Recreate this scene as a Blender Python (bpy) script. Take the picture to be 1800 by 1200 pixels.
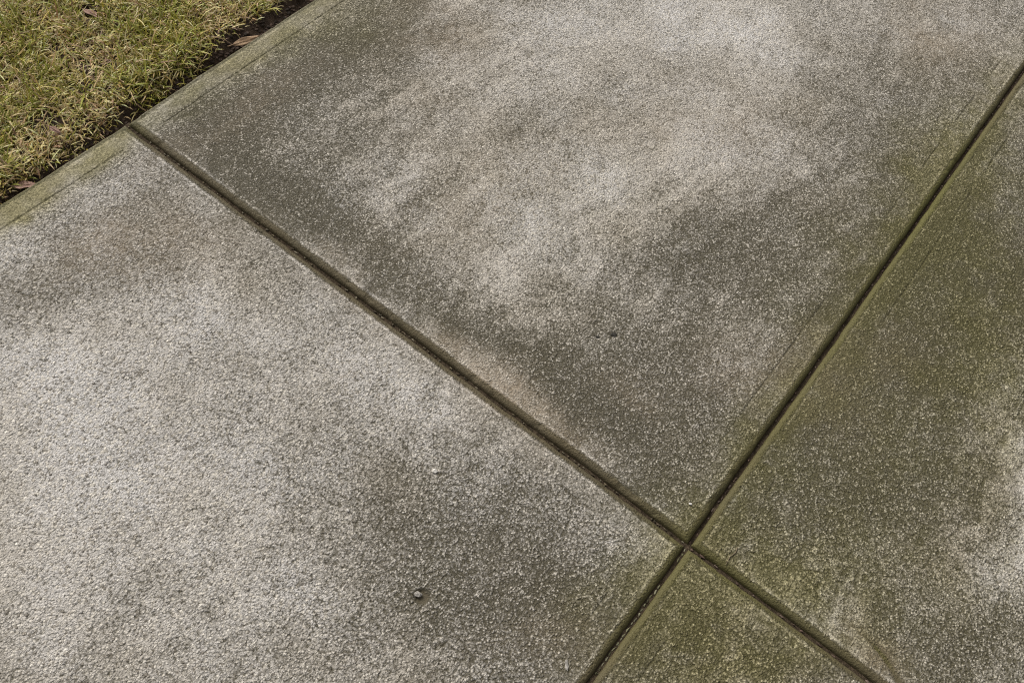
import bpy, bmesh, math, random
import numpy as np
from mathutils import Matrix, Vector

random.seed(7)
rng = np.random.default_rng(7)
for o in list(bpy.data.objects):
    bpy.data.objects.remove(o)
scene = bpy.context.scene
col = scene.collection

# ------------------------------------------------------------------ camera
CAM_H, F_PX, PITCH, ROLL, YAW = 1.4, 1653.9, 1.014592, 0.204795, 0.487048
CAM_XY = (0.906307 * CAM_H, -0.471886 * CAM_H)
cam_data = bpy.data.cameras.new('camera')
cam = bpy.data.objects.new('camera', cam_data)
col.objects.link(cam)
cam_data.sensor_width = 36.0
cam_data.lens = 36.0 * F_PX / 1800.0
cam_data.clip_start, cam_data.clip_end = 0.05, 500.0
_fw = Vector((0, math.cos(PITCH), -math.sin(PITCH)))
_up = Vector((0, math.sin(PITCH), math.cos(PITCH)))
_rt = Vector((1, 0, 0))
_cr, _sr = math.cos(ROLL), math.sin(ROLL)
_r2, _u2 = _cr * _rt + _sr * _up, -_sr * _rt + _cr * _up
_m = Matrix((_r2, _u2, -_fw)).transposed()
cam.matrix_world = Matrix.Translation((CAM_XY[0], CAM_XY[1], CAM_H)) @ (Matrix.Rotation(YAW, 3, 'Z') @ _m).to_4x4()
scene.camera = cam

# ------------------------------------------------------------------ sky, sun, exposure
SUN_EL, SUN_AZ = 40.0, 165.0          # azimuth of the sun, degrees counter-clockwise from +X
world = bpy.data.worlds.new('World')
scene.world = world
world.use_nodes = True
wn, wl = world.node_tree.nodes, world.node_tree.links
wn.clear()
sky = wn.new('ShaderNodeTexSky')
sky.sky_type = 'NISHITA'
sky.sun_disc = False
sky.sun_elevation = math.radians(SUN_EL)
sky.sun_rotation = math.radians(90.0 - SUN_AZ)
sky.air_density, sky.dust_density, sky.ozone_density = 1.0, 6.0, 0.6
hs = wn.new('ShaderNodeHueSaturation')
hs.inputs['Saturation'].default_value = 0.08      # an overcast, nearly white sky
bg = wn.new('ShaderNodeBackground')
bg.inputs['Strength'].default_value = 0.09
wo = wn.new('ShaderNodeOutputWorld')
wl.new(sky.outputs[0], hs.inputs['Color'])
wl.new(hs.outputs[0], bg.inputs['Color'])
wl.new(bg.outputs[0], wo.inputs['Surface'])

sun_data = bpy.data.lights.new('sun', 'SUN')
sun_data.energy = 1.5
sun_data.angle = math.radians(18)
sun_data.color = (1.0, 0.95, 0.87)
sun = bpy.data.objects.new('sun', sun_data)
col.objects.link(sun)
_d = Vector((math.cos(math.radians(SUN_AZ)) * math.cos(math.radians(SUN_EL)),
             math.sin(math.radians(SUN_AZ)) * math.cos(math.radians(SUN_EL)),
             math.sin(math.radians(SUN_EL))))
sun.rotation_euler = _d.to_track_quat('Z', 'Y').to_euler()

vs = scene.view_settings
vs.view_transform, vs.look, vs.gamma = 'Standard', 'None', 1.0
vs.use_curve_mapping = False
vs.exposure = 0.44
scene.cycles.use_denoising = False
scene.cycles.max_bounces = 6
scene.cycles.filter_width = 1.15

# ------------------------------------------------------------------ stains and painted sky sheen on the concrete, in metres on the ground
# (x, y, half length, half width, direction, amount); negative ones at lower left also paint in sky sheen
STAIN_DIRT_SHEEN = [
    (0.157,0.294,0.298,0.098,-1.58,0.24),(0.243,0.102,0.205,0.101,-3.13,0.16),(1.108,0.089,0.142,0.076,3.13,0.10),(1.089,0.279,0.128,0.103,-2.10,0.06),
    (1.023,0.525,0.230,0.139,-2.04,0.06),(1.395,0.650,0.369,0.224,-1.59,0.10),(0.149,0.524,0.137,0.078,-1.37,0.42),(0.144,0.373,0.112,0.062,-1.40,0.28),
    (0.136,0.175,0.123,0.061,-1.53,0.40),(0.089,0.087,0.069,0.056,-1.45,0.25),(0.189,0.081,0.115,0.060,2.98,0.34),(0.316,0.074,0.112,0.070,2.91,0.32),
    (0.448,0.095,0.128,0.071,3.05,0.40),(0.618,0.085,0.121,0.052,3.10,0.30),(0.529,0.107,0.070,0.047,2.95,0.15),(0.809,0.078,0.135,0.056,3.12,0.30),
    (0.948,0.094,0.130,0.056,3.12,0.34),(1.084,0.089,0.115,0.060,3.12,0.34),(1.178,0.054,0.074,0.063,3.10,0.22),(1.008,0.529,0.130,0.089,-1.73,0.30),
    (1.093,0.722,0.123,0.063,-1.89,0.20),(0.994,0.427,0.084,0.071,1.52,0.16),(1.079,0.239,0.169,0.084,-2.82,0.22),(1.136,0.170,0.134,0.091,-3.04,0.22),
    (1.238,0.667,0.221,0.096,1.66,0.20),(1.145,0.493,0.137,0.099,-2.14,0.16),(1.227,0.250,0.129,0.086,1.66,0.16),(1.181,0.992,0.210,0.128,1.71,0.20),
    (1.221,1.335,0.224,0.112,1.68,0.22),(0.993,1.088,0.154,0.109,-2.43,0.12),(1.006,1.358,0.177,0.094,-2.21,0.06),(0.584,0.287,0.105,0.065,-1.83,0.10),
    (0.340,0.298,0.114,0.067,-1.56,0.16),(0.275,0.601,0.075,0.069,-1.82,0.12),(0.571,0.519,0.087,0.059,-1.96,0.10),(0.880,0.254,0.115,0.050,-2.95,0.10),
    (0.480,0.657,0.170,0.111,-1.94,-0.22),(0.567,0.970,0.267,0.094,-2.32,-0.24),(0.758,1.110,0.154,0.100,-2.90,-0.22),(1.108,1.460,0.098,0.071,-2.32,-0.18),
    (0.823,0.828,0.206,0.113,-1.80,-0.14),(0.587,0.388,0.148,0.073,-1.50,-0.10),(0.762,0.493,0.173,0.087,-1.70,-0.10),(0.731,0.275,0.132,0.071,-1.71,-0.14),
    (0.458,0.266,0.075,0.051,-1.51,-0.10),(0.839,0.626,0.160,0.080,-1.88,-0.14),(0.842,0.022,0.112,0.030,3.11,-0.18),(0.970,0.032,0.088,0.028,3.10,-0.16),
    (0.197,-0.362,0.097,0.048,-2.07,0.24),(0.191,-0.204,0.118,0.055,-1.65,0.18),(0.279,-0.140,0.088,0.050,-1.89,0.14),(0.366,-0.060,0.065,0.059,2.73,0.06),
    (1.038,-0.191,0.151,0.102,-3.01,0.30),(1.173,-0.207,0.131,0.104,-2.36,0.30),(0.969,-0.285,0.097,0.088,-3.02,0.16),(1.189,-0.313,0.133,0.073,-2.44,0.22),
    (1.052,-0.330,0.059,0.051,-2.49,0.10),(1.015,-0.414,0.104,0.067,-1.94,0.12),(1.250,-0.165,0.081,0.075,-1.78,0.16),(0.800,-0.256,0.138,0.076,-2.85,0.04),
    (1.074,-0.074,0.082,0.049,-3.11,0.10),(0.418,-0.534,0.205,0.158,2.83,-0.22),(0.512,-0.347,0.179,0.124,-2.54,-0.10),(0.363,-0.335,0.132,0.068,-2.09,-0.12),
    (0.600,-0.617,0.124,0.098,-2.84,-0.14),(0.481,-0.169,0.136,0.063,-3.06,-0.12),(0.663,-0.448,0.127,0.082,-2.53,-0.12),(0.701,-0.095,0.112,0.041,-3.14,-0.12),
    (0.812,-0.474,0.140,0.102,-2.57,-0.06),(0.857,-0.101,0.097,0.050,3.14,-0.14),(0.656,-0.719,0.079,0.060,-2.81,-0.12),(1.348,0.861,0.208,0.141,-1.50,0.30),
    (1.383,0.385,0.183,0.077,-1.76,0.28),(1.455,0.571,0.160,0.109,-1.68,0.26),(1.427,0.175,0.157,0.082,-2.04,0.28),(1.518,0.292,0.139,0.104,-2.00,0.20),
    (1.457,0.961,0.249,0.103,1.87,0.22),(1.651,0.099,0.097,0.088,-2.72,0.18),(1.515,0.757,0.149,0.108,1.95,0.16),(1.726,0.149,0.067,0.042,-2.25,0.16),
    (1.748,0.407,0.123,0.054,1.70,-0.36),(1.705,0.271,0.088,0.041,1.48,-0.16),(1.668,0.545,0.065,0.045,1.43,-0.25),(1.329,0.117,0.117,0.054,1.56,0.12),
    (1.272,0.082,0.061,0.046,1.90,0.15),(1.310,0.574,0.276,0.123,1.59,0.12),(1.360,-0.141,0.114,0.075,-2.36,0.14),(1.499,-0.069,0.089,0.054,-2.92,0.22),
    (1.417,-0.050,0.050,0.037,-2.87,0.12)]
STAIN_MOSS = [
    (0.014,-0.171,0.175,0.037,-1.60,0.85),(0.021,-0.274,0.088,0.038,-1.56,0.60),(0.020,-0.060,0.056,0.033,-1.46,0.50),(0.046,0.408,0.166,0.045,-1.56,0.75),
    (0.026,0.234,0.153,0.037,-1.57,0.42),(0.016,0.080,0.083,0.033,-1.53,0.35),(0.125,0.551,0.106,0.058,-1.42,0.45),(1.299,0.855,0.384,0.055,1.58,0.55),
    (1.312,0.477,0.288,0.045,1.57,0.50),(1.309,0.207,0.203,0.055,1.57,0.55),(1.292,1.234,0.344,0.054,1.58,0.50),(1.305,0.899,0.245,0.100,1.59,0.30),
    (1.359,-0.006,0.112,0.068,-2.96,0.75),(1.476,0.045,0.117,0.069,-3.02,0.55),(1.514,0.172,0.143,0.081,-2.73,0.40),(1.436,0.462,0.204,0.153,1.54,0.38),
    (1.402,0.911,0.308,0.137,1.88,0.50),(1.249,1.079,0.140,0.072,1.86,0.30),(1.362,-0.128,0.132,0.076,-2.39,0.70),(1.490,-0.088,0.106,0.049,-2.41,0.55),
    (1.246,-0.112,0.084,0.034,1.51,0.35),(1.298,-0.126,0.110,0.033,1.52,0.35),(1.206,0.730,0.243,0.077,1.61,0.22),(1.604,0.071,0.060,0.047,1.28,0.35),
    (1.572,0.675,0.209,0.094,1.86,0.42),(1.225,0.068,0.091,0.066,1.99,0.18),(0.729,0.462,0.230,0.172,-2.23,0.06)]
STAIN_BROWN = [
    (0.860,0.016,0.121,0.034,3.11,0.55),(0.987,0.026,0.107,0.032,3.11,0.50),(0.607,0.008,0.120,0.029,3.11,0.35),(0.194,-0.218,0.127,0.055,-1.66,0.40),
    (0.296,-0.142,0.106,0.063,-2.17,0.40),(0.273,0.623,0.136,0.106,-2.22,0.40),(0.614,0.354,0.178,0.112,-1.59,0.30),(1.219,0.363,0.111,0.056,-2.15,0.40),
    (1.098,1.450,0.141,0.090,-2.02,0.45),(1.357,0.392,0.088,0.065,-2.09,0.20),(0.858,0.795,0.206,0.155,-2.05,0.25),(0.387,0.451,0.131,0.077,1.79,0.25),
    (0.131,0.180,0.208,0.041,-1.60,0.35),(1.620,0.040,0.056,0.038,-3.00,0.55),(1.240,-0.240,0.102,0.041,-2.44,0.20),(1.394,0.550,0.069,0.046,-2.15,0.20),
    (1.086,0.156,0.058,0.034,-3.04,0.25)]
SPOT = {'leaf_a':(-0.0075,0.3180), 'leaf_b':(-0.2828,0.1538), 'leaf_c':(-0.0277,-0.2149), 'leaf_d':(-0.0737,-0.1039), 'chip_a':(0.9176,-0.1663), 'chip_b':(0.8579,-0.3037), 'chip_c':(1.2684,0.0583), 'stone_long':(1.2603,-0.2733), 'pit':(1.0331,-0.3309), 'pebble':(1.0263,-0.3321), 'spot_a':(0.9888,0.2408), 'spot_b':(0.9699,0.2176), 'red_a':(1.4771,-0.0067), 'red_b':(1.4927,-0.0073), 'red_c':(1.5075,-0.0084), 'tw0':(1.3663,0.0461), 'tw1':(1.3683,0.0356), 'tw2':(1.3647,0.0254), 'tw3':(1.3662,0.0086), 'hole':(-0.3027,0.1585), 'arc0':(1.5591,0.0621), 'arc1':(1.5911,0.0582), 'arc2':(1.6196,0.0507), 'arc3':(1.6477,0.0390), 'arc4':(1.6676,0.0255), 'chipw':(1.5233,0.4897), 'chip_e':(1.4899,0.6707), 'spotd':(1.6407,0.5872), 'spot_c':(0.6157,-0.7294), 'orange':(0.6261,-0.4762), 'chip_f':(1.1562,-0.3481)}

# ------------------------------------------------------------------ helpers
def hash2(ix, iy, seed):
    h = (ix.astype(np.int64) * 374761393 + iy.astype(np.int64) * 668265263 + seed * 1442695041) & 0x7fffffff
    h = ((h ^ (h >> 13)) * 1274126177) & 0x7fffffff
    h = h ^ (h >> 16)
    return (h & 0xffff).astype(np.float32) / 65535.0

def vnoise(x, y, scale, seed=0):
    """smooth value noise, 0..1; scale = feature size in metres"""
    x = np.asarray(x, np.float64) / scale; y = np.asarray(y, np.float64) / scale
    ix, iy = np.floor(x), np.floor(y)
    fx, fy = x - ix, y - iy
    fx, fy = fx * fx * (3 - 2 * fx), fy * fy * (3 - 2 * fy)
    ix, iy = ix.astype(np.int64), iy.astype(np.int64)
    a, b = hash2(ix, iy, seed), hash2(ix + 1, iy, seed)
    c, d = hash2(ix, iy + 1, seed), hash2(ix + 1, iy + 1, seed)
    return (a + (b - a) * fx) * (1 - fy) + (c + (d - c) * fx) * fy

def fbm(x, y, scale, octaves=3, seed=0):
    s, t, amp = 0.0, 0.0, 1.0
    for k in range(octaves):
        s = s + amp * vnoise(x, y, scale / 2 ** k, seed + 17 * k)
        t += amp
        amp *= 0.55
    return s / t

def smooth(a, b, v):
    t = np.clip((v - a) / (b - a), 0, 1)
    return t * t * (3 - 2 * t)

def blobs(x, y, table):
    out = np.zeros_like(x)
    for cx, cy, ra, rb, th, val in table:
        dx, dy = x - cx, y - cy
        c, s = math.cos(th), math.sin(th)
        q = ((dx * c + dy * s) / ra) ** 2 + ((-dx * s + dy * c) / rb) ** 2
        out += val * np.exp(-0.9 * q)
    return out

def mesh_from(name, verts, faces, smooth_shade=True):
    me = bpy.data.meshes.new(name)
    verts = np.asarray(verts, np.float32); faces = np.asarray(faces, np.int32)
    n = faces.shape[1]
    me.vertices.add(len(verts)); me.vertices.foreach_set('co', verts.ravel())
    me.loops.add(faces.size); me.loops.foreach_set('vertex_index', faces.ravel())
    me.polygons.add(len(faces))
    me.polygons.foreach_set('loop_start', np.arange(0, faces.size, n, dtype=np.int32))
    me.polygons.foreach_set('use_smooth', np.full(len(faces), smooth_shade))
    me.update(calc_edges=True)
    me.validate()
    return me

def set_attr(me, name, rgba):
    at = me.color_attributes.new(name, 'FLOAT_COLOR', 'POINT')
    at.data.foreach_set('color', np.ascontiguousarray(rgba, np.float32).ravel())

def add(name, me, mat, parent=None, loc=(0, 0, 0), **props):
    o = bpy.data.objects.new(name, me)
    col.objects.link(o)
    o.location = loc
    if me is not None and mat is not None:
        me.materials.append(mat)
    if parent is not None:
        o.parent = parent
    for k, v in props.items():
        o[k] = v
    return o

class NT:
    """small node-tree writer"""
    def __init__(self, name):
        self.mat = bpy.data.materials.new(name)
        self.mat.use_nodes = True
        self.n, self.l = self.mat.node_tree.nodes, self.mat.node_tree.links
        self.n.clear()
        self.out = self.n.new('ShaderNodeOutputMaterial')
        self.bsdf = self.n.new('ShaderNodeBsdfPrincipled')
        self.l.new(self.bsdf.outputs[0], self.out.inputs['Surface'])
        self.tc = self.n.new('ShaderNodeTexCoord').outputs['Object']
    def put(self, sock, v):
        if hasattr(v, 'is_output'):
            self.l.new(v, sock)
        else:
            sock.default_value = v
    def math(self, op, a, b=0.0, c=None, clamp=False):
        m = self.n.new('ShaderNodeMath'); m.operation = op; m.use_clamp = clamp
        self.put(m.inputs[0], a); self.put(m.inputs[1], b)
        if c is not None:
            self.put(m.inputs[2], c)
        return m.outputs[0]
    def ramp(self, v, a, b, c=0.0, d=1.0):
        m = self.n.new('ShaderNodeMapRange'); m.interpolation_type = 'SMOOTHSTEP'
        for s, x in zip(m.inputs[:5], (v, a, b, c, d)):
            self.put(s, x)
        return m.outputs[0]
    def noise(self, scale, detail=2.0, rough=0.5, vec=None, dist=0.0):
        m = self.n.new('ShaderNodeTexNoise')
        self.put(m.inputs['Vector'], self.tc if vec is None else vec)
        m.inputs['Scale'].default_value = scale; m.inputs['Detail'].default_value = detail
        m.inputs['Roughness'].default_value = rough; m.inputs['Distortion'].default_value = dist
        return m.outputs['Fac']
    def voronoi(self, scale, vec=None, feature='F1'):
        m = self.n.new('ShaderNodeTexVoronoi'); m.feature = feature
        self.put(m.inputs['Vector'], self.tc if vec is None else vec)
        m.inputs['Scale'].default_value = scale
        return m.outputs['Distance'], m.outputs.get('Color')
    def mix(self, f, a, b, mode='MIX'):
        m = self.n.new('ShaderNodeMix'); m.data_type = 'RGBA'; m.blend_type = mode
        self.put(m.inputs['Factor'], f)
        self.put(m.inputs[6], a if hasattr(a, 'is_output') else (*a, 1.0))
        self.put(m.inputs[7], b if hasattr(b, 'is_output') else (*b, 1.0))
        return m.outputs[2]
    def sep(self, c):
        m = self.n.new('ShaderNodeSeparateColor'); self.l.new(c, m.inputs[0])
        return m.outputs
    def attr(self, name):
        m = self.n.new('ShaderNodeAttribute'); m.attribute_name = name
        return m
    def bump(self, h, dist, strength=1.0, normal=None):
        m = self.n.new('ShaderNodeBump')
        self.put(m.inputs['Height'], h); m.inputs['Distance'].default_value = dist
        self.put(m.inputs['Strength'], strength)
        if normal is not None:
            self.l.new(normal, m.inputs['Normal'])
        return m.outputs[0]
    def finish(self, color, rough=0.85, normal=None, spec=0.25):
        self.put(self.bsdf.inputs['Base Color'], color if hasattr(color, 'is_output') else (*color, 1.0))
        self.put(self.bsdf.inputs['Roughness'], rough)
        self.bsdf.inputs['Specular IOR Level'].default_value = spec
        if normal is not None:
            self.l.new(normal, self.bsdf.inputs['Normal'])
        return self.mat

# ------------------------------------------------------------------ materials
def concrete_material():
    t = NT('weathered_concrete')
    at = t.attr('stain')
    dirt, moss, brown = t.sep(at.outputs['Color'])[:3]
    sm = at.outputs['Alpha']
    tone = t.attr('tone').outputs['Fac']
    rough_amt = t.math('SUBTRACT', 1.0, sm)
    # sand and small aggregate standing proud of the paste
    n_a = t.noise(185, 2.0, 0.70, dist=1.0)
    vd, vc = t.voronoi(265)
    vr = t.sep(vc)
    sd, sc = t.voronoi(125)
    sr = t.sep(sc)
    stone = t.math('MULTIPLY', t.ramp(sd, 0.42, 0.26), t.ramp(sr[0], 0.84, 0.88))
    tall = t.math('MULTIPLY', t.math('SUBTRACT', 0.55, vd), t.math('ADD', 0.25, t.math('MULTIPLY', vr[0], 1.0)))
    h = t.math('ADD', tall, t.math('MULTIPLY', t.math('SUBTRACT', n_a, 0.5), 1.7))
    h = t.math('ADD', h, t.math('MULTIPLY', stone, 0.18))      # about -0.4 .. 0.5
    hs_ = t.math('MULTIPLY', h, t.math('ADD', 0.30, t.math('MULTIPLY', rough_amt, 0.70)))
    # dirt lodges low, the tops are worn clean
    m = t.ramp(t.math('SUBTRACT', dirt, hs_), -0.05, 1.02)
    paste = t.mix(tone, PALE_A, PALE_B)
    g1 = t.mix(t.ramp(vr[1], 0.70, 0.86, 0.0, 0.7), paste, GRAIN_LIGHT)
    g1 = t.mix(t.ramp(vr[2], 0.86, 0.95, 0.0, 0.7), g1, GRAIN_DARK)
    g1 = t.mix(t.ramp(t.math('MULTIPLY', vr[1], vr[0]), 0.80, 0.84), g1, GRAIN_WHITE)
    g1 = t.mix(t.math('MULTIPLY', stone, 0.7), g1, t.mix(sr[1], (0.26, 0.225, 0.18), (0.58, 0.54, 0.47)))
    clean = t.mix(rough_amt, paste, g1)
    film = t.mix(moss, DIRT_COL, MOSS_DARK)
    c = t.mix(t.math('MULTIPLY', m, 0.96), clean, film)
    poke = t.math('MULTIPLY', t.ramp(t.math('ADD', hs_, t.math('MULTIPLY', vr[1], 0.5)), 0.50, 0.70), t.math('MULTIPLY', rough_amt, 0.48))
    c = t.mix(poke, c, GRAIN_LIGHT)
    c = t.mix(moss, c, t.mix(1.0, c, MOSS_TINT, 'MULTIPLY'))
    c = t.mix(t.math('MULTIPLY', moss, 0.14), c, MOSS_COL)
    c = t.mix(t.math('MULTIPLY', brown, 0.6), c, BROWN_COL)
    silt = t.ramp(dirt, 1.0, 1.4)
    c = t.mix(silt, c, t.mix(moss, SILT_COL, SILT_MOSS))
    nb = t.bump(hs_, 0.0027, 1.0)
    return t.finish(c, t.ramp(m, 0.0, 1.0, 0.88, 0.75), nb, 0.3)

MOSS_TINT = (0.86, 0.83, 0.56)
PALE_A, PALE_B = (0.415, 0.371, 0.307), (0.562, 0.535, 0.505)  # second, cooler tone also carries the painted sky sheen
GRAIN_LIGHT, GRAIN_WHITE, GRAIN_DARK = (0.60, 0.55, 0.47), (0.76, 0.71, 0.63), (0.13, 0.108, 0.080)
DIRT_COL, MOSS_DARK = (0.066, 0.056, 0.032), (0.061, 0.055, 0.022)
MOSS_COL, BROWN_COL = (0.140, 0.130, 0.044), (0.31, 0.24, 0.165)
SILT_COL, SILT_MOSS = (0.094, 0.073, 0.041), (0.104, 0.096, 0.026)
M_CONCRETE = concrete_material()

def soil_material(name, a, b, scale=60):
    t = NT(name)
    c = t.mix(t.ramp(t.noise(scale, 5.0, 0.65), 0.35, 0.7), a, b)
    c = t.mix(t.ramp(t.noise(260, 3.0, 0.6), 0.62, 0.72, 0.0, 0.6), c, (0.17, 0.13, 0.09))
    nb = t.bump(t.noise(120, 5.0, 0.7), 0.006, 1.0)
    return t.finish(c, 0.92, nb, 0.15)
def ground_material():
    t = NT('soil_and_far_turf')
    c = t.mix(t.ramp(t.noise(60, 5.0, 0.65), 0.35, 0.7), (0.040, 0.027, 0.019), (0.085, 0.058, 0.040))
    c = t.mix(t.ramp(t.noise(260, 3.0, 0.6), 0.62, 0.72, 0.0, 0.6), c, (0.17, 0.13, 0.09))
    turf = t.mix(t.ramp(t.noise(120, 4.0, 0.7), 0.3, 0.7), (0.10, 0.11, 0.025), (0.36, 0.30, 0.12))
    xyz = t.n.new('ShaderNodeSeparateXYZ'); t.l.new(t.tc, xyz.inputs[0])
    fx = t.ramp(t.math('ABSOLUTE', t.math('SUBTRACT', xyz.outputs[0], 0.4)), 1.90, 2.15)
    fy = t.ramp(t.math('ABSOLUTE', t.math('SUBTRACT', xyz.outputs[1], 0.25)), 1.55, 1.80)
    c = t.mix(t.math('MAXIMUM', fx, fy), c, turf)
    return t.finish(c, 0.92, t.bump(t.noise(120, 4.0, 0.7), 0.006, 1.0), 0.15)
M_SOIL = ground_material()
M_FILL = soil_material('joint_dirt', (0.044, 0.032, 0.020), (0.082, 0.060, 0.038), 90)

def tinted_material(name, attr, rough=0.7, noise_amt=0.25, transl=0.0, bump=0.0, scale=200):
    t = NT(name)
    c = t.attr(attr).outputs['Color']
    v = t.ramp(t.noise(scale, 3.0, 0.6), 0.3, 0.7, 1.0 - noise_amt, 1.0 + noise_amt)
    m = t.n.new('ShaderNodeVectorMath'); m.operation = 'SCALE'
    t.l.new(c, m.inputs[0]); t.l.new(v, m.inputs['Scale'])
    nb = t.bump(t.noise(scale * 3, 3.0, 0.6), bump, 0.8) if bump else None
    t.finish(m.outputs[0], rough, nb, 0.3)
    if transl:
        tr = t.n.new('ShaderNodeBsdfTranslucent')
        t.l.new(m.outputs[0], tr.inputs['Color'])
        mx = t.n.new('ShaderNodeMixShader'); mx.inputs[0].default_value = transl
        t.l.new(t.bsdf.outputs[0], mx.inputs[1]); t.l.new(tr.outputs[0], mx.inputs[2])
        t.l.new(mx.outputs[0], t.out.inputs['Surface'])
    return t.mat
M_GRASS = tinted_material('grass_blades', 'tint', 0.5, 0.15, 0.25)
M_GRIT = tinted_material('grit', 'tint', 0.85, 0.25, 0.0, 0.0008, 500)

def stone_material(name, a, b):
    t = NT(name)
    c = t.mix(t.ramp(t.noise(350, 4.0, 0.6), 0.35, 0.65), a, b)
    return t.finish(c, 0.8, t.bump(t.noise(600, 3.0, 0.6), 0.0008, 0.8), 0.3)

# ------------------------------------------------------------------ ground: one sheet out to the horizon
WJ = 0.0137                       # half the joint opening at the top of the slabs
GAP = 0.0034                      # half the gap between the slab walls
ROUND = WJ - GAP                  # radius of the tooled edge
BAND = 0.0512                     # width of the trowelled border inside the slab edge
JB = 0.931110 * CAM_H             # distance of the long joint from the lawn
TA, TB = 0.028361, 0.009159       # slight skew of the nearer slabs

def lawn_edge(y):
    return np.where(y < 0, TA * y, 0.0)

def lawn_z(x, y):
    e = lawn_edge(y) - x                         # distance out from the slab edge
    rise = smooth(0.008, 0.075, e + 0.03 * (fbm(x, y, 0.07, 3, 5) - 0.5))
    z = -0.034 + 0.024 * rise + 0.012 * (fbm(x, y, 0.05, 4, 9) - 0.5) + 0.02 * (fbm(x, y, 0.25, 2, 3) - 0.5)
    hx, hy = SPOT['hole']
    z = z - 0.03 * np.exp(-(((x - hx) / 0.022) ** 2 + ((y - hy) / 0.014) ** 2))
    return z

def axis(*parts):
    a = np.concatenate([np.arange(p[0], p[1], p[2]) for p in parts])
    return np.unique(np.round(a, 5))

def make_ground():
    xs = axis((-150, -20, 15), (-20, -4, 2), (-4, -1, 0.25), (-1, -0.6, 0.04), (-0.6, 0.02, 0.006), (0.02, 0.1, 0.02), (0.1, 3.0, 0.2), (3, 6, 0.5), (6, 150, 16))
    ys = axis((-150, -20, 15), (-20, -4, 2), (-4, -1, 0.25), (-1, -0.45, 0.04), (-0.45, 0.75, 0.006), (0.75, 1.4, 0.04), (1.4, 4, 0.2), (4, 20, 2), (20, 150, 15))
    X, Y = np.meshgrid(xs, ys, indexing='ij')
    Z = lawn_z(X, Y)
    under = (X > -0.004) & (X < 2.55) & (Y > -1.45) & (Y < 2.15)
    Z = np.where(under, -0.13, Z)
    n, m = X.shape
    idx = np.arange(n * m).reshape(n, m)
    f = np.stack([idx[:-1, :-1], idx[1:, :-1], idx[1:, 1:], idx[:-1, 1:]], -1).reshape(-1, 4)
    me = mesh_from('ground', np.stack([X, Y, Z], -1).reshape(-1, 3), f)
    return add('ground', me, M_SOIL, kind='structure', label='dark brown soil under the lawn beside the paving')
ground = make_ground()

# ------------------------------------------------------------------ pavement slabs
pavement = bpy.data.objects.new('pavement', None)
col.objects.link(pavement)
pavement['kind'] = 'structure'
pavement['label'] = 'weathered grey concrete paving of four slabs with tooled joints'

STEP = 0.0036
def fine_axis(lo, hi, view_lo, view_hi):
    e = np.array([0, 0.0009, 0.002, 0.0034, 0.0052, 0.0074, 0.0097, 0.012])
    g = np.array([-0.006, -0.0036, -0.0020, -0.0010, 0, 0.0010, 0.0020, 0.0036, 0.006]) + BAND
    near = np.concatenate([e, np.arange(0.015, BAND - 0.007, STEP), g])
    a, b = max(lo + BAND + 0.009, view_lo), min(hi - BAND - 0.009, view_hi)
    parts = [lo + near, hi - near, np.arange(a, b, STEP)]
    if a > lo + 0.1:
        parts.append(np.arange(lo + 0.07, a, 0.03))
    if b < hi - 0.1:
        parts.append(np.arange(b, hi - 0.07, 0.03))
    v = np.unique(np.round(np.concatenate(parts), 5))
    return v[np.concatenate([[True], np.diff(v) > 0.0004])]

ARC = np.array([SPOT['arc%d' % k] for k in range(5)])
def seg_dist(x, y, pts):
    d = np.full(x.shape, 9.0)
    for (ax, ay), (bx, by) in zip(pts[:-1], pts[1:]):
        ux, uy = bx - ax, by - ay
        t = np.clip(((x - ax) * ux + (y - ay) * uy) / (ux * ux + uy * uy), 0, 1)
        d = np.minimum(d, np.hypot(x - ax - t * ux, y - ay - t * uy))
    return d

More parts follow.
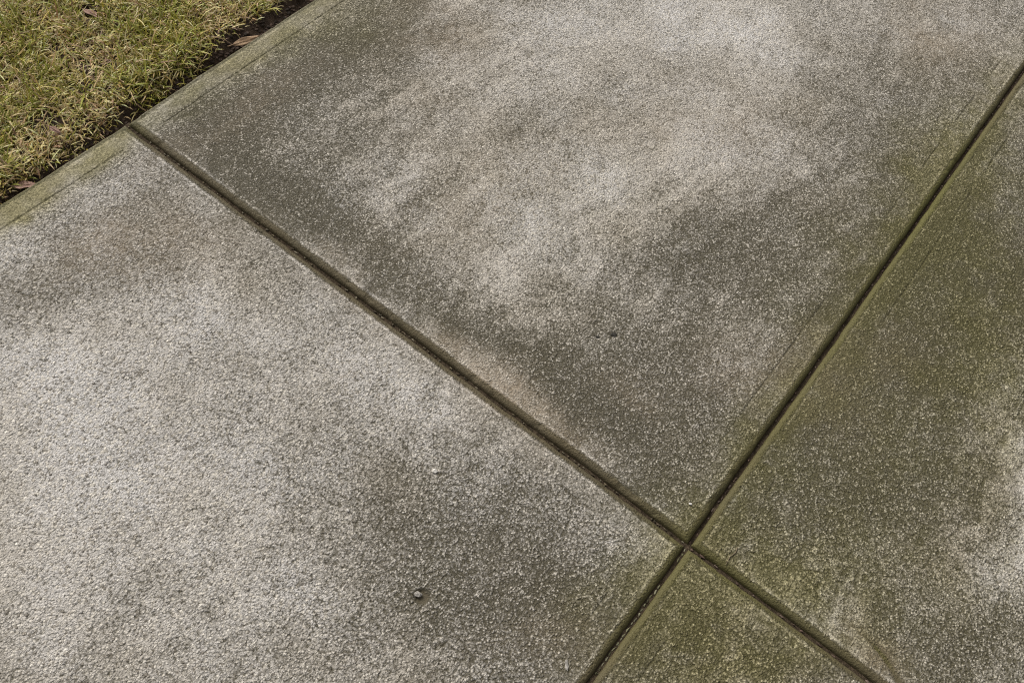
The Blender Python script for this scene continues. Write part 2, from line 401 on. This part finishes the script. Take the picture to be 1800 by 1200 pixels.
def make_slab(x0, x1, y0, y1, view, skew, lift, tilt, seed, label, side_dirt=0.0, side_moss=0.0, side_sheen=0.0, drag_amt=0.34):
    xs, ys = fine_axis(x0, x1, view[0], view[1]), fine_axis(y0, y1, view[2], view[3])
    X, Y = np.meshgrid(xs, ys, indexing='ij')
    dl, dr, db, dt = X - x0, x1 - X, Y - y0, y1 - Y
    d = np.minimum(np.minimum(dl, dr), np.minimum(db, dt))
    frac = (X - x0) / (x1 - x0)
    PX = X + Y * (skew[0] * (1 - frac) + skew[1] * frac)         # true ground position
    PY = Y.copy()
    # slightly ragged arris
    wob = 0.0026 * (fbm(PX, PY, 0.030, 4, seed) - 0.5) * smooth(0.03, 0.0, d)
    PX = PX + np.where(dl < dr, wob, -wob) * (np.minimum(dl, dr) < 0.03)
    PY = PY + np.where(db < dt, wob, -wob) * (np.minimum(db, dt) < 0.03)
    PX = PX + 0.0032 * (fbm(PX * 0 + 3.0 * np.round(PX / 1.3), PY, 0.22, 2, 77) - 0.5) * smooth(0.10, 0.0, np.minimum(dl, dr))
    PY = PY + 0.0032 * (fbm(PX, PY * 0 + 5.0, 0.22, 2, 78) - 0.5) * smooth(0.10, 0.0, np.minimum(db, dt))
    r = ROUND * (0.92 + 0.16 * fbm(PX, PY, 0.05, 3, seed + 1))
    q = np.clip(1 - d / r, 0, 1)
    z = -r * (1 - np.sqrt(np.clip(1 - q * q, 0, 1)))
    chip = smooth(0.66, 0.74, fbm(PX, PY, 0.022, 3, seed + 19)) * smooth(ROUND * 1.9, ROUND * 0.9, d)
    z = z - 0.0022 * chip
    band = smooth(BAND + 0.004, BAND - 0.004, d)
    lawnside = smooth(BAND + 0.016, BAND - 0.010, dl + 0.024 * (fbm(PX, PY, 0.04, 3, seed + 20) - 0.5)) if x0 < 0.1 else np.zeros_like(d)
    sm = np.clip(np.maximum(0.22 * band, 0.62 * lawnside), 0, 1)
    sm = np.maximum(sm, smooth(ROUND * 1.0, ROUND * 0.45, d) * 0.95)
    body = 1 - sm
    z = z + 0.0022 * (fbm(PX, PY, 0.30, 2, seed + 2) - 0.5)
    z = z + body * (0.0011 * (fbm(PX, PY, 0.018, 2, seed + 3) - 0.5) + 0.0009 * (vnoise(PX, PY, 0.0075, seed + 4) - 0.5))
    # trowel line along the border, faint in places
    g = np.zeros_like(d)
    for k, dd in enumerate((dl, dr, db, dt)):
        keep = smooth(0.40, 0.66, fbm(PX, PY, 0.09, 3, seed + 5 + k))
        if k == 0 and x0 < 0.1:
            keep = 0.85 + 0.15 * keep
        along = smooth(BAND - 0.012, BAND - 0.002, np.minimum(*( (db, dt) if k < 2 else (dl, dr) )))
        g = np.maximum(g, smooth(0.0028, 0.0004, np.abs(dd - BAND)) * keep * along)
    z = z - 0.0013 * g
    w1 = fbm(PX, PY, 0.10, 3, 31) - 0.5; w2 = fbm(PX, PY, 0.10, 3, 41) - 0.5
    f1 = fbm(PX, PY, 0.020, 3, 51) - 0.5; f2 = fbm(PX, PY, 0.020, 3, 61) - 0.5
    WX, WY = PX + 0.08 * w1 + 0.02 * f1, PY + 0.08 * w2 + 0.02 * f2
    patch = fbm(PX, PY, 0.055, 4, seed + 12) - 0.5
    speck = fbm(PX, PY, 0.014, 2, seed + 14) - 0.5
    bl = blobs(WX, WY, STAIN_DIRT_SHEEN)
    dirt = 0.40 + side_dirt + 1.06 * bl
    moss = (side_moss + blobs(WX, WY, STAIN_MOSS)) * (0.85 + 1.0 * patch + 0.5 * speck)
    brown = blobs(WX, WY, STAIN_BROWN) * (0.75 + 1.2 * w1 + 1.0 * speck)
    tone = 0.32 + side_sheen + 1.5 * np.clip(-bl, 0, 0.4) + 1.2 * (fbm(PX, PY, 0.11, 3, seed + 15) - 0.5)  # pale tone, with sky sheen painted into the lower left slab
    # brush drag across the finish
    drag = fbm(PX + 0.10 * w1 + 0.05 * np.sin(PY * 4.0), PY * 0.13 + 0.2 * PX, 0.020, 2, seed + 11) - 0.5
    drag = drag * smooth(0.3, 0.62, fbm(PX, PY, 0.22, 2, seed + 18)) * 1.7
    z = z + 0.0030 * drag_amt * drag * body
    dirt = dirt - drag_amt * drag * (1 - lawnside) + 0.36 * patch + 0.26 * speck
    dirt = dirt + (0.16 + 0.25 * lawnside) * g
    dirt = np.where(dirt > 0.70, 0.70 + 0.6 * (dirt - 0.70), dirt); dirt = np.clip(dirt, 0.0, 1.0)
    film = smooth(ROUND * 1.32, ROUND * 0.90, d + 0.002 * (fbm(PX, PY, 0.012, 2, seed + 16) - 0.5))                  # silt and algae lodged in the tooled joint
    jm = blobs(PX, PY, STAIN_MOSS)
    dirt = dirt * (1 - 0.7 * lawnside) + 0.7 * lawnside * np.clip(0.46 + 0.45 * (dirt - 0.4), 0, 1)
    lawncol = smooth(BAND + 0.030, BAND - 0.030, dl + 0.03 * (fbm(PX, PY, 0.04, 3, seed + 21) - 0.5)) if x0 < 0.1 else 0.0
    moss = np.maximum(moss, lawncol * (0.42 + 0.5 * np.clip(moss, 0, 1) + 1.0 * patch))
    lip = film * (1 - 0.75 * (smooth(0.02, 0.0, dl) if x0 < 0.1 else 0))
    dirt = dirt * (1 - lip) + lip * (1.30 + 0.3 * patch)
    moss = moss * (1 - lip) + lip * np.clip(0.10 + 0.55 * jm, 0, 1.0)
    # worn pale line just outside the rounded edge
    rim = smooth(0.0035, 0.0, np.abs(d - ROUND * 1.42)) * smooth(0.35, 0.6, fbm(PX, PY, 0.03, 3, seed + 13))
    dirt = dirt - 0.38 * rim
    # popped-out stone and the curved trowel scar
    px_, py_ = SPOT['pit']
    rr = np.hypot(PX - px_, PY - py_)
    pit = smooth(0.0140, 0.0095, rr)
    z = z - 0.0050 * pit; dirt = dirt + 0.40 * pit; sm = np.maximum(sm, 0.9 * pit)
    da = seg_dist(PX, PY, ARC)
    along = smooth(0.061, 0.047, PY)
    scar = smooth(0.0075, 0.0020, da) * along
    z = z - 0.0042 * scar; dirt = dirt + 0.55 * scar; sm = np.maximum(sm, 0.6 * scar)
    for key, rad in (('spot_a', 0.0055), ('spot_b', 0.004)):
        sx, sy = SPOT[key]
        s_ = smooth(rad * 1.6, rad * 0.6, np.hypot(PX - sx, PY - sy))
        z = z - 0.002 * s_
    z = z + lift + tilt[0] * (X - x0) + tilt[1] * (Y - y0)
    n, m = X.shape
    V = np.stack([PX, PY, z], -1).reshape(-1, 3)
    T = np.clip(np.stack([tone] * 3 + [tone * 0 + 1], -1).reshape(-1, 4), 0, 1)
    A = np.clip(np.stack([dirt, moss, brown, sm], -1).reshape(-1, 4), -0.6, 1.4)
    A[:, 1:] = np.clip(A[:, 1:], 0, 1)
    idx = np.arange(n * m).reshape(n, m)
    F = np.stack([idx[:-1, :-1], idx[1:, :-1], idx[1:, 1:], idx[:-1, 1:]], -1).reshape(-1, 4)
    ring = np.concatenate([idx[:, 0], idx[-1, 1:], idx[-2::-1, -1], idx[0, -2:0:-1]])
    low = V[ring].copy(); low[:, 2] = -0.10
    la = A[ring].copy()
    base = len(V)
    k = np.arange(len(ring)); k2 = (k + 1) % len(ring)
    S = np.stack([ring[k], base + k, base + k2, ring[k2]], -1)
    B = np.array([[base, base + (n - 1) + (m - 1) + (n - 1), base + (n - 1) + (m - 1), base + (n - 1)]])
    T = np.concatenate([T, T[ring]]); V = np.concatenate([V, low]); A = np.concatenate([A, la])
    c = np.array([(x0 + x1) / 2, (y0 + y1) / 2, 0.0])
    me = mesh_from('concrete_slab', V - c, np.concatenate([F, S, B]))
    set_attr(me, 'stain', A)
    set_attr(me, 'tone', T)
    return add('concrete_slab', me, M_CONCRETE, pavement, tuple(c), label=label)

U1 = JB - GAP
make_slab(0.0, U1, GAP, 2.05, (0.0, U1, 0.0, 1.76), (0, 0), 0.0015, (0, 0), 100,
          'large pale and dark blotched concrete slab with the lawn along its left edge', 0.05, 0.02)
make_slab(0.0, U1, -1.35, -GAP, (0.0, U1, -0.82, 0.0), (TA, TB), 0.0, (0, 0), 200,
          'palest concrete slab in the lower left, its colour lightened for sky sheen, with a small pit in it', 0.0, 0.0, 0.14, 0.16)
make_slab(JB + GAP, 2.45, GAP, 2.05, (JB, 1.90, 0.0, 1.60), (0, 0), 0.0005, (0, 0), 300,
          'green stained concrete slab along the right edge, pale at its far side', 0.20, 0.22)
make_slab(JB + GAP, 2.45, -1.35, -GAP, (JB, 1.80, -0.40, 0.0), (TB, TB), 0.0, (0, 0), 400,
          'mossy concrete slab at the bottom, a small corner of it in view', 0.22, 0.24)

# dirt packed in the joints
def make_fill(x0, x1, y0, y1, along_y):
    L = (y1 - y0) if along_y else (x1 - x0)
    n = int(L / 0.004)
    t = np.linspace(0, L, n); w = np.linspace(-0.0085, 0.0085, 8)
    T, Wd = np.meshgrid(t, w, indexing='ij')
    if along_y:
        Xc, Yc = x0 + Wd, y0 + T
        Xc = Xc + np.where(Yc < 0, TB * Yc, 0)
    else:
        Xc, Yc = x0 + T, y0 + Wd
    Z = -0.0098 + 0.003 * (fbm(Xc, Yc, 0.012, 3, 91) - 0.5) + (0.0008 if along_y else -0.0004)
    n, m = Xc.shape
    idx = np.arange(n * m).reshape(n, m)
    F = np.stack([idx[:-1, :-1], idx[1:, :-1], idx[1:, 1:], idx[:-1, 1:]], -1).reshape(-1, 4)
    if along_y:
        pass
    else:
        F = F
    return add('joint_fill', mesh_from('joint_fill', np.stack([Xc, Yc, Z], -1).reshape(-1, 3), F), M_FILL, pavement)
make_fill(-0.006, 2.45, 0, 0, False)
make_fill(JB, JB, -1.35, 2.05, True)

# grit caught along the bottom of the joints: too fine to count
def rock_template(seed, sub=1):
    bm = bmesh.new()
    bmesh.ops.create_icosphere(bm, subdivisions=sub, radius=1.0)
    r = random.Random(seed)
    for v in bm.verts:
        v.co *= 0.75 + 0.5 * r.random()
    V = np.array([v.co[:] for v in bm.verts]); F = np.array([[v.index for v in f.verts] for f in bm.faces])
    bm.free()
    return V, F
ROCKS = [rock_template(s) for s in range(6)]

def scatter_rocks(name, items, parent, **props):
    """items: (x, y, z, a, b, c, angle, colour)"""
    Vs, Fs, Cs, base = [], [], [], 0
    for k, (x, y, z, a, b, c, ang, colr) in enumerate(items):
        V, F = ROCKS[k % len(ROCKS)]
        P = V * np.array([a, b, c])
        ca, sa = math.cos(ang), math.sin(ang)
        P = np.stack([P[:, 0] * ca - P[:, 1] * sa + x, P[:, 0] * sa + P[:, 1] * ca + y, P[:, 2] + z], -1)
        Vs.append(P); Fs.append(F + base); base += len(P)
        Cs.append(np.tile(np.array([*colr, 1.0]), (len(P), 1)))
    me = mesh_from(name, np.concatenate(Vs), np.concatenate(Fs), False)
    set_attr(me, 'tint', np.concatenate(Cs))
    return add(name, me, M_GRIT, parent, **props)

def joint_grit(along_y, lo, hi, offset, pal, gap_lo, gap_hi, size):
    r = random.Random(int(lo * 1000) + (5 if along_y else 9))
    items, t = [], lo
    while t < hi:
        ln = r.uniform(*size)
        s = offset + r.gauss(0, 0.0007)
        kk = r.uniform(0.35, 0.9); colr = [v * kk for v in r.choice(pal)]
        x, y, ang = (JB + s, t, math.pi / 2) if along_y else (t, s, 0.0)
        if along_y and t < 0:
            x += TB * t
        items.append((x, y, -0.0090, ln, r.uniform(0.0011, 0.0019), 0.0019, ang + r.gauss(0, 0.15), colr))
        if r.random() < 0.5:
            items.append((x + r.gauss(0, 0.0016), y + r.gauss(0, 0.0016), -0.0090, 0.0013, 0.0010, 0.001, r.uniform(0, 3), [v * 0.6 for v in colr]))
        t += ln * 2 + r.uniform(gap_lo, gap_hi) + (r.uniform(0.01, 0.05) if r.random() < 0.14 else 0)
    return items
TAN = [(0.22, 0.18, 0.11), (0.30, 0.26, 0.18), (0.14, 0.11, 0.07)]
ROSY = [(0.20, 0.13, 0.10), (0.26, 0.19, 0.15), (0.13, 0.09, 0.065)]
OLIVE = [(0.26, 0.25, 0.15), (0.32, 0.30, 0.20), (0.18, 0.17, 0.09)]
items = joint_grit(False, 0.004, JB - 0.01, 0.0002, TAN, 0.001, 0.020, (0.0014, 0.0046))
items += joint_grit(False, JB + 0.008, 2.40, 0.0002, ROSY, 0.002, 0.018, (0.002, 0.0055))
items += joint_grit(True, 0.008, 2.0, 0.0, ROSY, 0.001, 0.016, (0.0014, 0.0048))
items += joint_grit(True, -1.3, -0.008, -0.0003, OLIVE, 0.0005, 0.003, (0.0025, 0.0055))
scatter_rocks('joint_grit', items, pavement, kind='stuff')

# ------------------------------------------------------------------ soil crumbs along the slab edge
items = []
for k in range(1500):
    y = random.uniform(-0.5, 0.9)
    e = abs(random.gauss(0, 0.028)) + 0.004
    x = float(lawn_edge(np.array(y))) - e
    s = random.uniform(0.0012, 0.0042)
    z = float(lawn_z(np.array(x), np.array(y)))
    base = random.choice([(0.055, 0.036, 0.026), (0.085, 0.055, 0.040), (0.12, 0.085, 0.065), (0.035, 0.025, 0.018)])
    items.append((x, y, z + s * 0.3, s * random.uniform(0.8, 1.8), s, s * 0.7, random.uniform(0, 3.1), base))
scatter_rocks('soil_crumbs', items, None, kind='stuff', category='soil',
              label='loose dark brown soil crumbs in the gap between lawn and slab')

# ------------------------------------------------------------------ lawn
def make_grass():
    # full density by the path, thinning out (with broader blades) away from it
    NB = 620000
    x = rng.uniform(-1.75, 0.0, NB); y = rng.uniform(-1.55, 2.05, NB)
    away = np.hypot(np.clip(-0.60 - x, 0, None), np.clip(np.abs(y - 0.15) - 0.55, 0, None))
    dens = 1.0 - 0.62 * smooth(0.0, 0.45, away)
    edge_fade = smooth(-1.75, -1.55, x) * smooth(1.82, 1.65, np.abs(y - 0.25))
    keep = rng.random(NB) < dens * edge_fade * 0.82
    x, y = x[keep], y[keep]
    e = lawn_edge(y) - x
    bare = 0.021 + 0.052 * smooth(-0.02, 0.05, y) * smooth(0.25, 0.75, fbm(x * 0 + 1.0, y, 0.09, 3, 21)) + 0.010 * fbm(x, y, 0.03, 2, 22)
    p = smooth(bare * 0.55, bare + 0.02, e)
    thin = smooth(0.22, 0.42, fbm(x, y, 0.045, 3, 23))
    p = p * (0.18 + 0.82 * thin)
    hx, hy = SPOT['hole']
    p = p * smooth(0.7, 1.15, np.hypot((x - hx) / 0.034, (y - hy) / 0.024))
    k = rng.random(len(x)) < p
    x, y, e = x[k], y[k], e[k]
    n = len(x)
    z = lawn_z(x, y) - 0.002
    green_patch = smooth(0.35, 0.65, fbm(x, y, 0.085, 3, 24))
    u = rng.random(n)
    pg = 0.10 + 0.36 * green_patch
    kind = np.where(u < pg, 0, np.where(u < pg + 0.30, 1, np.where(u < pg + 0.30 + (1 - pg - 0.30) * 0.68, 2, 3)))
    pal = np.array([(0.280, 0.275, 0.045), (0.465, 0.385, 0.115), (0.66, 0.510, 0.250), (0.33, 0.220, 0.115)])
    lush = 0.8 + 0.5 * fbm(x, y, 0.030, 3, 27)
    colr = pal[kind] * lush[:, None] * rng.uniform(0.65, 1.35, (n, 1)) * rng.normal(1, 0.06, (n, 3))
    length = rng.uniform(0.010, 0.032, n) * (0.55 + 0.45 * smooth(0.01, 0.06, e)) * np.where(kind == 2, 1.0, 1.0) * (0.8 + 0.5 * green_patch) * np.where(rng.random(n) < 0.10, 1.7, 1.0)
    far = smooth(0.0, 0.45, np.hypot(np.clip(-0.60 - x, 0, None), np.clip(np.abs(y - 0.15) - 0.55, 0, None)))
    length = length * (1 + 0.25 * far)
    width = rng.uniform(0.0007, 0.0016, n) * (1 + 0.7 * far) * np.where(kind == 0, 1.25, 0.9)
    az = rng.uniform(0, 2 * np.pi, n)
    lean = np.where(kind == 0, rng.uniform(0.3, 1.2, n), rng.uniform(0.5, 1.45, n))
    curl = rng.normal(0.7, 0.6, n)
    side = rng.normal(0, 0.5, n)
    SEG = 3
    pts, ang, azk = np.stack([x, y, z], -1), lean.copy(), az.copy()
    lift = np.where(kind >= 2, rng.uniform(0.0, 0.010, n), rng.uniform(0, 0.004, n))
    pts[:, 2] += lift
    V = np.zeros((n, (SEG + 1) * 2, 3), np.float32)
    for s in range(SEG + 1):
        w = width * (1.0, 1.05, 0.8, 0.12)[s]
        sd = np.stack([-np.sin(azk), np.cos(azk), 0.25 * np.sin(az * 3)], -1) * w[:, None]
        V[:, 2 * s] = pts - sd; V[:, 2 * s + 1] = pts + sd
        step = length / SEG
        pts = pts + step[:, None] * np.stack([np.sin(ang) * np.cos(azk), np.sin(ang) * np.sin(azk), np.cos(ang)], -1)
        ang = ang + curl / SEG
        azk = azk + side / SEG
    f0 = np.array([[2 * s, 2 * s + 1, 2 * s + 3, 2 * s + 2] for s in range(SEG)])
    F = (np.arange(n)[:, None, None] * ((SEG + 1) * 2) + f0[None]).reshape(-1, 4)
    # keep tips out of the concrete
    Vf = V.reshape(-1, 3)
    lim = lawn_edge(Vf[:, 1]) - 0.001
    over = (Vf[:, 0] > lim) & (Vf[:, 2] < 0.001)
    Vf[over, 2] = 0.002
    C = np.ones((n, (SEG + 1) * 2, 4), np.float32)
    C[:, :, :3] = np.clip(colr, 0.005, 0.7)[:, None, :]
    me = mesh_from('grass', Vf, F)
    set_attr(me, 'tint', C.reshape(-1, 4))
    return add('grass', me, M_GRASS, kind='stuff', category='grass',
               label='short patchy lawn of green and straw coloured blades in the upper left')
make_grass()

# ------------------------------------------------------------------ fallen leaves
def leaf_material(name, a, b):
    t = NT(name)
    c = t.mix(t.ramp(t.noise(90, 4.0, 0.6), 0.3, 0.7), a, b)
    return t.finish(c, 0.7, t.bump(t.noise(300, 3.0, 0.6), 0.0006, 0.8), 0.25)

def make_leaf(key, length, width, heading, tilt, roll, curl, mat, label, dz=0.004, off=(0, 0), z=None):
    nu, nv = 13, 7
    V = []
    for i in range(nu):
        s = i / (nu - 1)
        hw = width * 0.5 * (math.sin(math.pi * s ** 0.8) ** 0.75) * (1 + 0.10 * math.sin(11 * s + length * 900))
        for j in range(nv):
            q = j / (nv - 1) * 2 - 1
            V.append((length * (s - 0.5), hw * q * (1 - 0.12 * q * q * curl * 8),
                      curl * width * q * q * (0.6 + 0.5 * math.sin(5 * s)) - 0.012 * abs(q) ** 0.3 * 0.06 + curl * 0.6 * length * (s - 0.5) ** 2
                      + 0.0008 * math.sin(9 * s + 3 * q)))
    F = [(i * nv + j, (i + 1) * nv + j, (i + 1) * nv + j + 1, i * nv + j + 1) for i in range(nu - 1) for j in range(nv - 1)]
    me = mesh_from('leaf_blade', V, F)
    x, y = SPOT[key][0] + off[0], SPOT[key][1] + off[1]
    if z is None:
        z = float(lawn_z(np.array(x), np.array(y))) + dz
    root = add('fallen_leaf', None, None, None, (x, y, z), label=label, category='leaf', group='fallen leaves in the lawn')
    root.rotation_euler = (roll, tilt, heading)
    blade = add('leaf_blade', me, mat, root)
    so = blade.modifiers.new('thick', 'SOLIDIFY'); so.thickness = 0.0005
    # midrib and stalk
    nr, seg = 6, 10
    V2, F2 = [], []
    for i in range(seg + 1):
        s = i / seg * 1.18 - 0.18
        sc = max(0.0, min(1.0, s))
        zz = curl * 0.6 * length * (sc - 0.5) ** 2 + 0.0004
        rad = 0.0008 * (1.1 - 0.7 * max(s, 0))
        for k in range(nr):
            a = 2 * math.pi * k / nr
            V2.append((length * (s - 0.5), rad * math.cos(a), zz + rad * math.sin(a)))
    for i in range(seg):
        for k in range(nr):
            F2.append((i * nr + k, i * nr + (k + 1) % nr, (i + 1) * nr + (k + 1) % nr, (i + 1) * nr + k))
    add('midrib', mesh_from('midrib', V2, F2), mat, root)
    return root
M_LEAF_TAN = leaf_material('tan_leaf', (0.44, 0.30, 0.18), (0.30, 0.195, 0.115))
M_LEAF_PINK = leaf_material('pinkish_brown_leaf', (0.36, 0.225, 0.17), (0.22, 0.13, 0.10))
make_leaf('leaf_a', 0.060, 0.017, 1.15, -0.10, 0.35, 0.10, M_LEAF_TAN, 'orange tan dead leaf lodged between the lawn and the slab edge', z=-0.002)
make_leaf('leaf_b', 0.046, 0.020, 0.30, 0.1, -0.3, 0.10, M_LEAF_PINK, 'pinkish brown leaf beside the dark hole at the top of the lawn', 0.019)
make_leaf('leaf_c', 0.040, 0.024, 0.9, 0.0, -0.2, 0.08, M_LEAF_PINK, 'curled pinkish brown leaf at the left picture edge, nearest the lower slab', 0.013)
make_leaf('leaf_d', 0.026, 0.011, 0.2, 0.1, 0.2, 0.10, M_LEAF_PINK, 'small brown leaf in the middle of the lower lawn', 0.021)

# ------------------------------------------------------------------ small loose things on the slabs
def make_stone(name, key, dims, ang, mat, label, category, z=0.0, seed=1, group=None):
    r = random.Random(seed)
    bm = bmesh.new()
    for k in range(26):
        v = Vector((r.gauss(0, 1), r.gauss(0, 1), r.gauss(0, 1))).normalized() * r.uniform(0.85, 1.1)
        bm.verts.new((v.x * dims[0] / 2, v.y * dims[1] / 2, v.z * dims[2] / 2))
    res = bmesh.ops.convex_hull(bm, input=bm.verts)
    loose = [v for v in bm.verts if not v.link_faces]
    bmesh.ops.delete(bm, geom=loose, context='VERTS')
    me = bpy.data.meshes.new(name)
    bm.to_mesh(me); bm.free()
    me.materials.append(mat)
    o = bpy.data.objects.new(name, me)
    col.objects.link(o)
    x, y = SPOT[key]
    o.location = (x, y, z + dims[2] * 0.35)
    o.rotation_euler = (r.gauss(0, 0.1), r.gauss(0, 0.1), ang)
    o['label'], o['category'] = label, category
    if group:
        o['group'] = group
    return o
M_WHITE = stone_material('white_stone', (0.50, 0.47, 0.42), (0.66, 0.63, 0.58))
M_GREY = stone_material('grey_stone', (0.16, 0.148, 0.13), (0.42, 0.39, 0.35))
M_BLACK = stone_material('dark_stone', (0.030, 0.027, 0.022), (0.05, 0.045, 0.036))
M_RED = stone_material('red_brown_scrap', (0.20, 0.095, 0.06), (0.30, 0.16, 0.11))
make_stone('stone_chip', 'chip_a', (0.0095, 0.0085, 0.004), 0.4, M_WHITE, 'larger white stone chip in the middle of the pale lower left slab', 'stone', 0.0002, 3)
make_stone('stone_chip', 'chip_b', (0.007, 0.006, 0.004), 1.0, M_WHITE, 'small white stone chip on the pale slab, left of the larger white chip', 'stone', 0.0002, 4)
make_stone('stone_chip', 'chip_c', (0.006, 0.005, 0.003), 0.2, M_WHITE, 'white stone chip just above the crossing of the two joints', 'stone', 0.0015, 5)
make_stone('stone_chip', 'stone_long', (0.017, 0.0055, 0.003), -0.9, M_GREY, 'long pale stone sliver near the bottom, left of the lower joint', 'stone', 0.0, 6)
make_stone('pebble', 'pebble', (0.0135, 0.0105, 0.007), 0.5, M_GREY, 'broken pale pebble sitting in the small dark pit', 'stone', -0.0050, 7)
make_stone('pebble', 'spot_a', (0.0125, 0.0100, 0.006), 0.7, M_BLACK, 'dark pebble sunk in the blotched slab, the larger of two', 'stone', -0.0016, 8)
make_stone('pebble', 'spot_b', (0.0085, 0.006, 0.004), 0.2, M_BLACK, 'small dark pebble left of the larger dark pebble', 'stone', -0.0012, 9)
make_stone('bark_scrap', 'red_a', (0.020, 0.0050, 0.003), 0.0, M_RED, 'reddish brown bark scrap in the lower right joint, nearest the crossing', 'bark', -0.0078, 11)
make_stone('bark_scrap', 'red_b', (0.012, 0.0050, 0.003), 0.1, M_RED, 'short middle one of three reddish bark scraps in the lower right joint', 'bark', -0.0078, 12)
make_stone('bark_scrap', 'red_c', (0.019, 0.0045, 0.003), -0.05, M_RED, 'reddish brown bark scrap in the lower right joint, farthest from the crossing', 'bark', -0.0078, 13)

# thin curled twig by the crossing
def make_twig(keys, radius, mat, label):
    P = [Vector((*SPOT[k], 0.0018)) for k in keys]
    pts = []
    for i in range(len(P) - 1):
        for s in range(4):
            pts.append(P[i].lerp(P[i + 1], s / 4))
    pts.append(P[-1])
    V, F, nr = [], [], 6
    for i, p in enumerate(pts):
        d = (pts[min(i + 1, len(pts) - 1)] - pts[max(i - 1, 0)]).normalized()
        sd = Vector((-d.y, d.x, 0)); rad = radius * (1.0 - 0.4 * i / len(pts))
        for k in range(nr):
            a = 2 * math.pi * k / nr
            V.append(tuple(p + sd * rad * math.cos(a) + Vector((0, 0, rad * math.sin(a)))))
    for i in range(len(pts) - 1):
        for k in range(nr):
            F.append((i * nr + k, i * nr + (k + 1) % nr, (i + 1) * nr + (k + 1) % nr, (i + 1) * nr + k))
    return add('twig', mesh_from('twig', V, F), mat, label=label, category='twig')
make_twig(['tw0', 'tw1', 'tw2', 'tw3'], 0.0009, stone_material('dry_twig', (0.10, 0.075, 0.045), (0.20, 0.16, 0.10)),
          'thin curled brown twig on the mossy slab right of the joint crossing')
